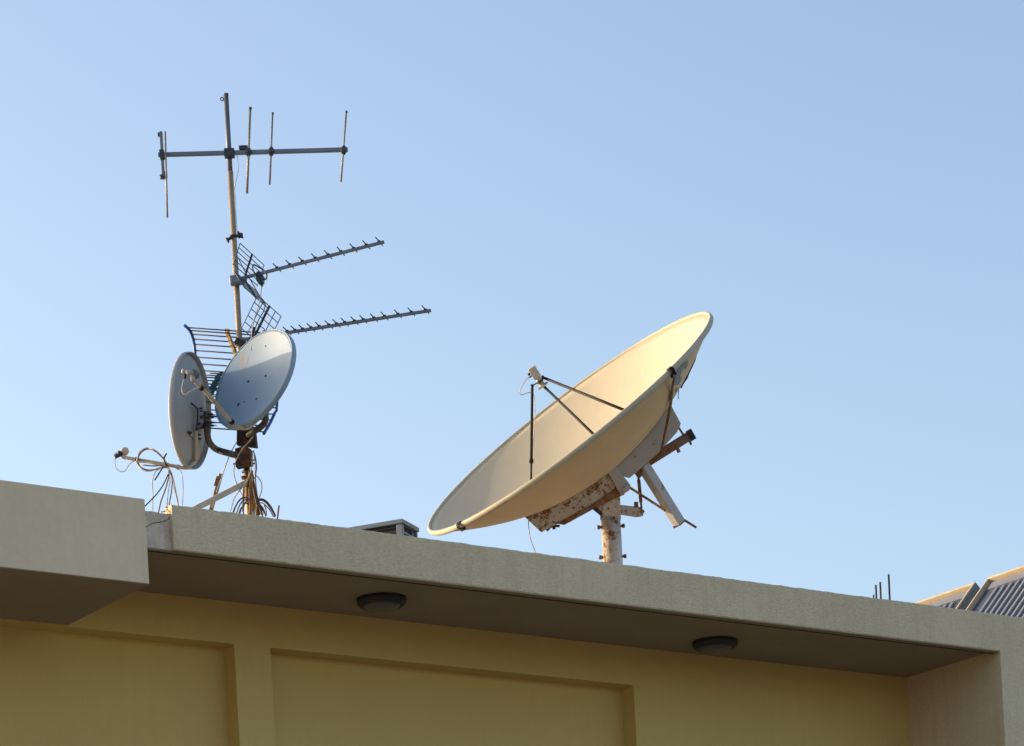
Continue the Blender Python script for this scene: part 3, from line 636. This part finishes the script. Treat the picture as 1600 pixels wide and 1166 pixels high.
# ------------------------------------------------------------------ the two long ribbed antennas
def uhf(bs, be, n_dir, x0, x1, hv, up_c, lo_c, label, nrow, ncol, Yb, long_rods, clampmat):
    r = root('yagi_antenna', bs, label, 'antenna', 'long ribbed television antennas on the mast')
    m = MB(); m.beam(bs, be + (be - bs).normalized() * .02, .019, .019); part('boom', m, M['alu'], r, bev=.002)
    for i in range(n_dir):
        if isinstance(x0, (list, tuple)): t = x0[i]
        else: t = x0 + (x1 - x0) * i / (n_dir - 1)
        c = bs.lerp(be, t); e = MB(); e.rod(c - hv * .85 + UP * .011, c + hv * .85 + UP * .011, .0040, 7)
        dd = part('director', e, M['wire'], r)
        m = MB(); m.box(c + UP * .011, (be - bs).normalized() * .009, hv.normalized() * .010, UP * .005); part('director_holder', m, M['black'], dd)
    for (c0, c1, hw, lab) in (up_c, lo_c):
        if c0 is None: continue
        gm = MB()
        for i in range(nrow):
            c = c0.lerp(c1, .04 + .96 * i / (nrow - 1)); gm.rod(c - hw, c + hw, .0032, 6)
        for j in range(ncol):
            k = -1 + 2 * j / (ncol - 1); gm.rod(c0 + hw * k, c1 + hw * k, .0032, 6)
        gg = part('reflector_grid', gm, M['gridblue'], r, lab)
        m = MB(); m.beam(c0, c0.lerp(c1, 1.02), .016, .012); part('grid_support', m, M['rustdark'], gg, bev=.002)
    return r
YU = Y0 - .03; hv = V((.028, .115, 0)) * .80
bs, be = at(368, 437.5, YU), at(596, 379.3, YU)
hw = V((.058, .21, 0)) * 1.0
r1 = uhf(bs, be, 9, .285, .985, hv, (at(383, 431, Y0), at(394, 397.5, Y0), hw, 'upper grid'), (at(384, 440, Y0), at(399.5, 465, Y0 + .0), hw * .95, 'lower grid'),
         'ribbed television antenna with folded dipole box, higher of the two slanting up to the right', 6, 2, YU, True, M['alu'])
m = MB(); m.beam(at(359, 439.5, YU - .01), at(377, 437.5, YU - .01), .06, .062); m.beam(at(377, 438, YU), at(386, 436, YU), .035, .028); part('mast_clamp', m, M['alu'], r1, bev=.012)
m = MB(); m.box(at(378, 441, YU), V((.014, 0, 0)), V((0, .02, 0)), V((.004, 0, .012))); m.rod(at(375, 437, YU - .03), at(381, 444, YU - .03), .006, 6); part('bolt', m, M['rustheavy'], r1)
m = MB(); bx = [at(402, 428, YU - .03), at(409, 428, YU - .03), at(412.5, 432, YU - .03), at(412, 443, YU - .03), at(405.5, 445, YU - .03), at(401.5, 440, YU - .03), at(400.5, 432, YU - .03)]
m.prism(bx, V((.004, .022, 0))); m.rod(at(409, 443, YU - .03), at(409.5, 448, YU - .03), .008, 8); m.rod(at(403, 425, YU - .03), at(405, 430, YU - .03), .016, 8); part('balun_box', m, M['darkpl'], r1, bev=.005)
m = MB(); lp = [at(412, 436.5, YU - .03), at(416, 436, YU - .05), at(417, 430.5, YU - .07), at(415.5, 426, YU - .08), at(411.5, 422, YU - .06), at(404, 417.5, YU - .1), at(397, 413.8, YU - .12), at(394.8, 416, YU - .13), at(395, 421, YU - .13), at(397.5, 426.5, YU - .1), at(401, 430, YU - .05)]
m.tube(spline(lp, 5), .005, 8); part('folded_dipole', m, M['wire'], r1)
m = MB(); m.tube(spline([at(409.3, 447, YU - .03), at(408, 455, YU - .04), at(407, 465, YU - .05), at(401.5, 486, YU - .1), at(397, 500, YU - .15), at(394, 515, YU - .2), at(392.5, 530, YU - .28), at(392.3, 548, YU - .3)], 6), .0034, 6)
part('cable', m, M['cable'], r1, 'pale cable hanging in front of the grey dish')
m = MB(); m.tube(spline([at(371.5, 402, Y0 - .03), at(376, 411, Y0 - .04), at(383, 425, Y0 - .06), at(391, 437, Y0 - .06), at(400, 453, Y0 - .06), at(407, 464, Y0 - .06), at(414, 474, Y0 - .05), at(412, 486, Y0 - .04), at(405, 498, Y0 - .04), at(400, 510, Y0 - .03), at(393, 532, Y0 - .03)], 6), .0034, 6); part('cable', m, M['cableblack'], r1, 'dark cable crossing the grids')
bs2, be2 = at(375, 531.5, YU), at(669, 486, YU)
def tof(x): return (x - 375) / (669 - 375)
xs = [449, 461, 473, 486, 499, 514, 526, 539, 554, 568, 584.5, 601, 622, 643, 665]
r2 = uhf(bs2, be2, len(xs), [tof(x) for x in [410, 423, 436][:0] + xs], 1, hv * 1.0, (at(395, 531, Y0 + .02), at(421, 478.5, Y0 - .04), V((.058, .21, 0)), 'coarse wire grid above the boom'), (None, None, None, None),
         'ribbed television antenna, lower of the two, its boom emerging from behind the grey dish', 6, 5, YU, True, M['rustdark'])
m = MB(); m.torus(V((XM, Y0, zat(537, 377))), UP, .027, .010, 18, 8); m.beam(at(368, 533, YU - .02), at(383, 540, YU - .02), .05, .045); m.beam(at(380, 541, YU - .02), at(396, 528, YU - .02), .016, .02); m.beam(at(391, 531, YU - .02), at(397.5, 511, YU - .02), .014, .014); part('mast_clamp', m, M['rustdark'], r2, bev=.006)
m = MB(); m.torus(at(412.5, 519, Y0), V((0, 1, 0)), .009, .004, 12, 6); part('cable_clip', m, M['black'], r2)

# ------------------------------------------------------------------ blue framed curved grid antenna
prof = [(289, 509), (294.5, 514), (299, 521), (302.6, 533), (304.5, 547), (305.5, 563), (306.6, 599), (303.5, 634)]
prof2 = [(301.5, 636), (294, 652), (284, 669)]
YB = Y0 + .14; fwd = lambda x: YB - (306.6 - x) / 17 * .17
r = root('grid_antenna', at(371, 600, YB), 'television antenna with blue curved side bars and horizontal reflector rods behind the small dishes', 'antenna')
RX, RY = 128, 9
for pr, lab in ((prof, 'upper blue bar'), (prof2, 'lower blue bar')):
    for (ox, oy) in ((0, 0), (RX, RY)):
        pts = [at(x + ox, y + oy, fwd(x)) for x, y in pr]
        m = MB(); m.tube(spline(pts, 5), .0105, 8); part('side_bar', m, M['blue'], r)
def onprof(y):
    pp = prof + prof2
    for i in range(len(pp) - 1):
        if pp[i][1] <= y <= pp[i + 1][1]:
            t = (y - pp[i][1]) / (pp[i + 1][1] - pp[i][1]); return pp[i][0] + t * (pp[i + 1][0] - pp[i][0])
    return pp[-1][0]
m = MB()
for y in (512, 516.5, 522.4, 530, 538, 547.8, 558, 568.4, 578.5, 588.5, 598.5, 608, 618, 628.5, 638.5, 647.5, 657, 666):
    x = onprof(y); part('reflector_rod', MB().rod(at(x, y, fwd(x)), at(x + RX, y + RY, fwd(x)), .0046, 7), M['wire'], r)
m = MB(); m.beam(at(354, 517, YB - .1), at(372, 563, YB - .02), .026, .02); m.rod(at(351, 516, YB - .1), at(359, 517, YB - .1), .011, 8); part('boom_bracket', m, M['mastyellow'], r, bev=.003)
q0, q1 = at(371, 594, YB), at(329, 612, Y0 - .10)
bm = part('boom', MB().rod(q0, q1, .008, 10), M['teal'], r)
for k, (xa, xb, y, cx, cy) in enumerate(((328, 350, 583.5, 347, 587), (321.5, 347, 586.6, 343, 589.5), (316.5, 342, 589.6, 340.5, 592.5), (316.5, 340, 594.4, 339.5, 596), (317.5, 338, 599.8, 336, 600), (319, 338, 604, 333.5, 605), (320, 336, 608, 331, 609.5), (321, 337, 616.5, 329.5, 613.5), (322, 338, 628, 330, 622))):
    Yk = Y0 + .12 - .028 * k
    e = part('director', MB().rod(at(xa, y, Yk), at(xb, y + .9, Yk), .0042, 7), M['wire'], r)
    c = at(cx, cy, Yk)
    if k in (8,): continue
    mm = MB(); mm.torus(c, V((.15, 1, -.25)), .020 - .0012 * (k % 3), .0058, 18, 6); mm.beam(c + V((.002, 0, .022)), c - V((.002, 0, .022)), .008, .008); mm.box(c + V((-.004, .0, .012)), V((.014, 0, 0)), V((0, .01, 0)), V((0, 0, .006))); part('clip', mm, M['teal'], e)

# ------------------------------------------------------------------ the two small dishes
def small_dish(px, py, Y, n, R_, dpt, name_label, mtl_fn, thick=.004):
    D2 = Dish(at(px, py, Y), n, R_, dpt, thick); r = root('satellite_dish', D2.C - UP * R_, name_label, 'satellite dish')
    mt = mtl_fn(D2, r); b = part('reflector', D2.bowl(), mt, r)
    R, d = R_, dpt
    lp = [(R - .002, d + .0015), (R + .005, d + .002), (R + .009, d - .004), (R + .009, d - .034), (R + .006, d - .036), (R + .003, d - .033), (R + .001, d - .006)]
    part('rim', MB().lathe(lp, D2.V0, D2.n, 120, closed=True), mt, r)
    return D2, r
def front_mat(D2, r):
    h = lambda x, y: D2.hit(x, y, 1)[0]
    dn = (h(378, 585) - h(379, 553)).normalized(); dn = (dn - D2.n * dn.dot(D2.n)).normalized()
    return stained(D2, (.25, .335, .42), [(h(379, 550), dn, .022, .17, (.42, .25, .08), .75), (h(373, 632), dn, .014, .03, (.16, .06, .03), 1.0), (h(390, 553), (h(379, 588) - h(390, 553)).normalized(), .005, .17, (.14, .10, .07), .9),
                   (h(404, 564), dn, .006, .04, (.22, .2, .18), .6), (h(401, 624), dn, .007, .05, (.3, .17, .08), .8)], 'pale_grey_dish_paint', org=r["org"], rough=.45, var=.05, vscale=5, streak=.06, dirt=((.24, .23, .22), 14, .70), spec=.3)
FD, fr_ = small_dish(395.6, 590.8, FY, unit(3.992, .358), .352, .062, 'small offset dish facing the viewer, half sunlit and half shaded, in front of the mast', front_mat)
LD, lr_ = small_dish(293.6, 642.3, LY, unit(2.931, .117), .362, .062, 'small grey dish seen from behind, left of the mast on a curved arm', lambda a, b: M['dishgrey'])
# bolts through the front dish
for (x, y, rr) in ((388, 596.3, .009), (415, 587.7, .009), (400.7, 623.7, .008), (381.5, 628.4, .006), (373, 631.8, .011), (415, 541, .005)):
    c, nn, rho = FD.hit(x, y, 1); part('bolt', MB().lathe([(.0003, .004), (rr * .7, .004), (rr, .0005)], c, nn, 10), M['rustdark'], fr_)
# LNB arms
def lnb_front():
    ya = FY - .08; ye = FY - .52
    pA = [at(402, 655, FY + .10), at(396, 662.5, FY + .04), at(388.5, 668, FY - .03), at(380, 669.5, FY - .08), at(371.5, 667, FY - .13), at(361, 658.5, FY - .18), at(330, 622, FY - .36), at(302, 593, ye)]
    arm = part('feed_arm', MB().tube(spline(pA, 6), .0125, 14), M['armgrey'], fr_)
    for (x, y) in ((314, 606), (361.5, 659)):
        t = (x - 302) / (361 - 302); c = at(x, y, ye + (FY - .18 - ye) * t); dv = (at(330, 622, FY - .3) - at(302, 596, ye)).normalized()
        part('tape', MB().rod(c - dv * .013, c + dv * .013, .0175, 12), M['black'], arm)
    m = MB(); m.rod(at(287, 580.5, ye), at(303, 583.5, ye - .01), .0135, 14); m.tube([at(300, 586, ye), at(301, 590, ye), at(302, 597, ye)], [.010, .017, .012], 10)
    m.lathe([(.0005, .016), (.012, .013), (.0165, .004), (.0165, -.014), (.001, -.014)], at(287, 580.3, ye), (at(280, 579, ye) - at(290, 581, ye)).normalized(), 16)
    l = part('feed_head', m, M['lnb'], fr_)
    part('feed_cap', MB().rod(at(303, 583, ye - .01), at(306.5, 586, ye + .03), .025, 18), M['capgrey'], l)
    m = MB(); m.rod(at(289.5, 585, ye), at(288.8, 592, ye), .0075, 8); part('connector', m, M['black'], l)
    m = MB(); m.tube(spline([at(288.8, 591, ye), at(286, 598, ye), at(284, 606, ye), at(285.5, 614, ye), at(290, 616.5, ye), at(298, 611.5, ye), at(306, 607, ye + .03), at(314, 606, ye + .06)], 5), .0035, 6); part('cable', m, M['cable'], l)
lnb_front()
m = MB(); c0 = FD.hit(400, 640, 1)[0] - FD.n * .03
m.tube([FD.V0 - FD.n * .01, FD.V0 - FD.n * .07, at(413, 640, FY + .18)], .02, 12); m.box(FD.V0 - FD.n * .02, FD.n * .012, FD.a * .06, FD.b * .05); part('back_bracket', m, M['armgrey'], fr_)
m = MB(); m.beam(at(387, 661, Y0 - .1), at(388, 669, Y0 - .1), .018, .018); part('back_bracket', m, M['mastyellow'], fr_)
# left dish: bracket, strut, arm
def lb(x, y, o=.01): p, nn, rho = LD.hit(x, y, 0); return p - LD.n * (o + LD.th)
m = MB(); pl_ = [lb(302, 636), lb(313, 634), lb(319, 642), lb(320, 667), lb(312, 670), lb(300.5, 674)]
m.prism(pl_, LD.n * .008); part('back_bracket', m, M['dishgrey'], lr_, bev=.002)
m = MB(); m.tube([lb(293.5, 630.5, .02), lb(295.5, 634, .03), lb(301.5, 639, .03), lb(301, 655, .03), lb(299, 673, .03)], [.008, .005, .006, .006, .006], 8); m.beam(lb(300, 671, .03), lb(318, 665.5, .03), .012, .012); part('bracket_edge', m, M['rustdark'], lr_)
m = MB(); m.tube([lb(300.5, 672, .022), lb(300, 700, .022), lb(299, 722, .02)], [.014, .013, .012], 12)
pS = lb(299, 722, .02); pe = LD.C.copy()
arm = [pS, at(298.5, 727, LY + .02), at(295.5, 730.6, LY), at(290, 731.3, LY - .0), at(280, 730, LY), at(262, 726.5, LY), at(230, 721, LY + .02), at(197, 715.5, LY + .04)]
m.tube(spline(arm, 6), .0115, 12); am = part('feed_arm', m, M['armgrey'], lr_)
for (x, y, o) in ((278.5, 730, 2.3), (214, 718.6, 2.3)): part('tape', MB().rod(at(x - o, y - .4, LY + .02), at(x + o, y + .5, LY + .02), .0165, 12), M['black'], am)
for (x, y, rr) in ((308.5, 638.5, .006), (309, 642.5, .005), (308.5, 652, .010), (305.5, 662.5, .010), (306, 679.5, .007), (306.5, 686, .006), (291.5, 676.5, .009), (317, 652, .005), (317, 658, .005), (317, 663.5, .005)):
    c = lb(x, y, .018); part('bolt', MB().hex(c + LD.n * .012, c - LD.n * .012, rr), M['rustdark'], lr_)
m = MB(); m.prism([lb(291.5, 677, .008), lb(292.5, 673, .008), lb(299, 677, .008), lb(299.5, 683.5, .008)], LD.n * .004); part('bracket_ear', m, M['dishgrey'], lr_)
m = MB()
for y in (649.5, 662.5):
    m.torus(at(323.3, y, LY + .045), V((.05, 0, 1)), .0235, .0035, 16, 6)
    for k in (-1, 1): m.tube([at(319, y + k * 2.4, LY + .02), at(328, y + k * 2.4, LY - .0), at(334 + 3 * (k > 0) * 1 + 2, y + k * 1.8 + .6, LY - .02)], [.003, .0045, .0025], 7)
    m.hex(at(329, y - 2, LY), at(332.5, y - 2.3, LY), .008); m.hex(at(329.5, y + 2.6, LY), at(334, y + 2.6, LY), .0075)
m.beam(lb(316, 651, .02), at(321, 651, LY + .03), .016, .012); m.beam(lb(316, 663, .02), at(321, 664, LY + .03), .016, .012)
part('pipe_clamp', m, M['rustdark'], lr_)
m = MB(); ye = LY + .05
m.lathe([(.0005, .036), (.012, .034), (.022, .024), (.0265, .008), (.027, -.004), (.02, -.012), (.016, -.02), (.001, -.02)], at(193.5, 706.3, ye), (at(199, 702.5, ye) - at(190, 708, ye)).normalized(), 20)
m.tube([at(191, 708, ye), at(193, 714, ye), at(198, 715.7, LY + .04)], [.012, .016, .012], 10); l = part('feed_head', m, M['lnb'], lr_)
m = MB(); m.rod(at(191.5, 707.5, ye), at(179, 713.5, ye), .0165, 14); m.rod(at(189, 706.5, ye - .01), at(186, 711.5, ye - .01), .019, 12); part('converter', m, M['lamp'], l)
m = MB(); m.tube(spline([at(180, 716, ye), at(179.5, 724, ye), at(181.5, 731, ye), at(188, 737, ye), at(195, 736, ye), at(200, 729, ye), at(204, 723.5, ye), at(211, 720, ye)], 5), .003, 6); part('cable', m, M['cable'], l)

# ------------------------------------------------------------------ cable coil over the left arm
r = root('cable_coil', at(262, 735, LY - .03), 'loose coil of pale coax cable looped over the feed arm of the left dish', 'cable')
def c3(x, y): return (160 + x / 5.333, 640 + y / 5.333)
def strand(pts, m_, rr=.0034, Y=LY - .02, wob=.02, nm='strand', par=None):
    ps = []
    for i, (x, y) in enumerate(pts): X, Y_ = c3(x, y); ps.append(at(X, Y_, Y + wob * sin(i * 1.9)))
    return part(nm, MB().tube(spline(ps, 7), rr, 7), m_, par or r)
strand([(540, 470), (480, 487), (390, 512), (330, 498), (295, 460), (290, 420), (308, 362), (345, 330), (385, 321), (430, 335), (475, 370), (510, 410), (535, 455)], M['cable'], .0052)
strand([(545, 480), (470, 492), (395, 505), (335, 490), (303, 455), (296, 415), (315, 368), (352, 338), (392, 330), (440, 347), (490, 390), (530, 440), (548, 475)], M['cablebrown'], .0042)
strand([(275, 434), (340, 440), (420, 452), (500, 470), (560, 490)], M['cable'], .0045, LY - .04)
strand([(340, 462), (420, 470), (500, 468), (540, 478)], M['cablebrown'], .004, LY - .05)
strand([(555, 500), (548, 580), (520, 680), (490, 760), (470, 845), (465, 880)], M['cablebrown'], .0045)
strand([(560, 500), (585, 570), (600, 640), (615, 710), (628, 775), (632, 840)], M['cable'], .0062)
strand([(575, 525), (582, 600), (575, 690), (560, 770), (550, 850)], M['cablebrown'], .004)
strand([(560, 520), (562, 600), (548, 690), (540, 790), (538, 850)], M['cable'], .0032)
strand([(548, 540), (500, 640), (430, 730), (360, 800), (330, 840)], M['cableblack'], .0042)
strand([(505, 480), (470, 535), (437, 588)], M['cableblack'], .0048, LY - .04)
strand([(534, 368), (518, 395), (516, 425), (530, 455), (545, 470)], M['cableblack'], .0055, LY - .05)
strand([(500, 485), (450, 510), (425, 560), (416, 620), (420, 700), (419, 780), (420, 870)], M['cable'], .0034)
strand([(648, 500), (665, 540), (672, 620), (672, 700), (668, 800), (668, 850)], M['cable'], .0026)
for k in range(3):
    X, Y_ = c3(520 + 14 * k, 462 + 4 * k); part('tie', MB().torus(at(X, Y_, LY + .005), V((1, 0, -.17)), .0165, .005, 14, 6), M['cable'], r)

# ------------------------------------------------------------------ cable bundle at the mast foot
r = root('cable_bundle', V((XM + .05, Y0 - .06, ZR)), 'tangle of brown and black coax cables strapped round the foot of the mast', 'cable')
YC = Y0 - .05
strand([(1120, 268), (1090, 320), (1060, 380), (1030, 460), (1005, 535), (975, 620), (950, 690)], M['cable'], .0036, Y0 - .08, .01)
strand([(1258, 222), (1215, 275), (1160, 335), (1125, 400), (1105, 450), (1095, 510), (1105, 580), (1130, 640), (1150, 690), (1170, 730)], M['cable'], .0042, Y0 - .11, .012)
strand([(1250, 380), (1240, 500), (1205, 590), (1165, 650), (1110, 720), (1085, 780), (1070, 845)], M['cable'], .004, Y0 - .1, .012)
strand([(1255, 340), (1275, 400), (1284, 480), (1276, 560), (1280, 640), (1295, 740), (1300, 760)], M['cableblack'], .004, Y0 - .06, .01)
strand([(1262, 370), (1272, 440), (1272, 560), (1278, 650), (1300, 745)], M['cable'], .003, Y0 - .07, .01)
strand([(1268, 540), (1305, 575), (1327, 620), (1328, 670), (1310, 730), (1300, 745)], M['cable'], .0036, Y0 - .03, .01)
for k, dx in enumerate((-24, -14, -5, 5, 13)):
    strand([(1235 + dx * .4, 500), (1240 + dx * .8, 600), (1250 + dx, 700), (1262 + dx * 1.2, 790), (1272 + dx * 1.8, 860), (1275 + dx * 2, 900)], M['cablebrown' if k % 2 == 0 else 'mastyellow'], .006, Y0 - .05, .008)
for k, dx in enumerate((-12, -3, 6, 15)):
    strand([(1252, 560), (1262 + dx * .3, 640), (1280 + dx * .6, 730), (1300 + dx, 800), (1318 + dx * 3.0, 880)], M['cableblack' if k % 2 else 'cablebrown'], .0062, Y0 - .08, .01)
for k, pts in enumerate(([(1285, 765), (1312, 748), (1345, 752), (1380, 780), (1412, 825), (1442, 888)], [(1288, 775), (1322, 757), (1362, 778), (1392, 815), (1420, 858), (1436, 895)],
        [(1290, 785), (1330, 778), (1365, 805), (1400, 845), (1425, 895)], [(1285, 790), (1318, 800), (1345, 838), (1362, 890)], [(1290, 800), (1312, 830), (1322, 870), (1340, 895)],
        [(1225, 748), (1195, 735), (1160, 742), (1128, 775), (1104, 820), (1090, 862)], [(1228, 770), (1196, 752), (1165, 768), (1140, 805), (1122, 850), (1118, 880)],
        [(1230, 765), (1205, 765), (1176, 790), (1158, 825), (1146, 880)], [(1222, 790), (1190, 780), (1168, 815), (1150, 830), (1132, 880)], [(1232, 740), (1210, 748), (1180, 800), (1172, 845), (1180, 880)])):
    strand(pts, M['cableblack' if k % 3 != 1 else 'cablebrown'], (.0056, .0042, .0034, .005, .0042)[k % 5], Y0 - .02 - .022 * k, .014)
strand([(1350, 800), (1362, 830), (1366, 880)], M['cablebrown'], .0045)
for (x, y) in ((1252, 520), (1262, 640)):
    X, Y_ = c3(x, y); part('strap', MB().torus(V((XM + .005, Y0 - .01, at(X, Y_, Y0).z)), UP, .036, .004, 18, 6), M['cableblack'], r)
r = None
a = at(434, 806, Y0 + .1); b = at(436, 790, Y0 + .1)
single('rebar', MB().rod(a - (b - a) * 2.5, b, .006, 7), M['rustheavy'], 'thin bent wire stub standing just right of the cable tangle', 'rebar')

for o in bpy.data.objects:
    if "org" in o: del o["org"]
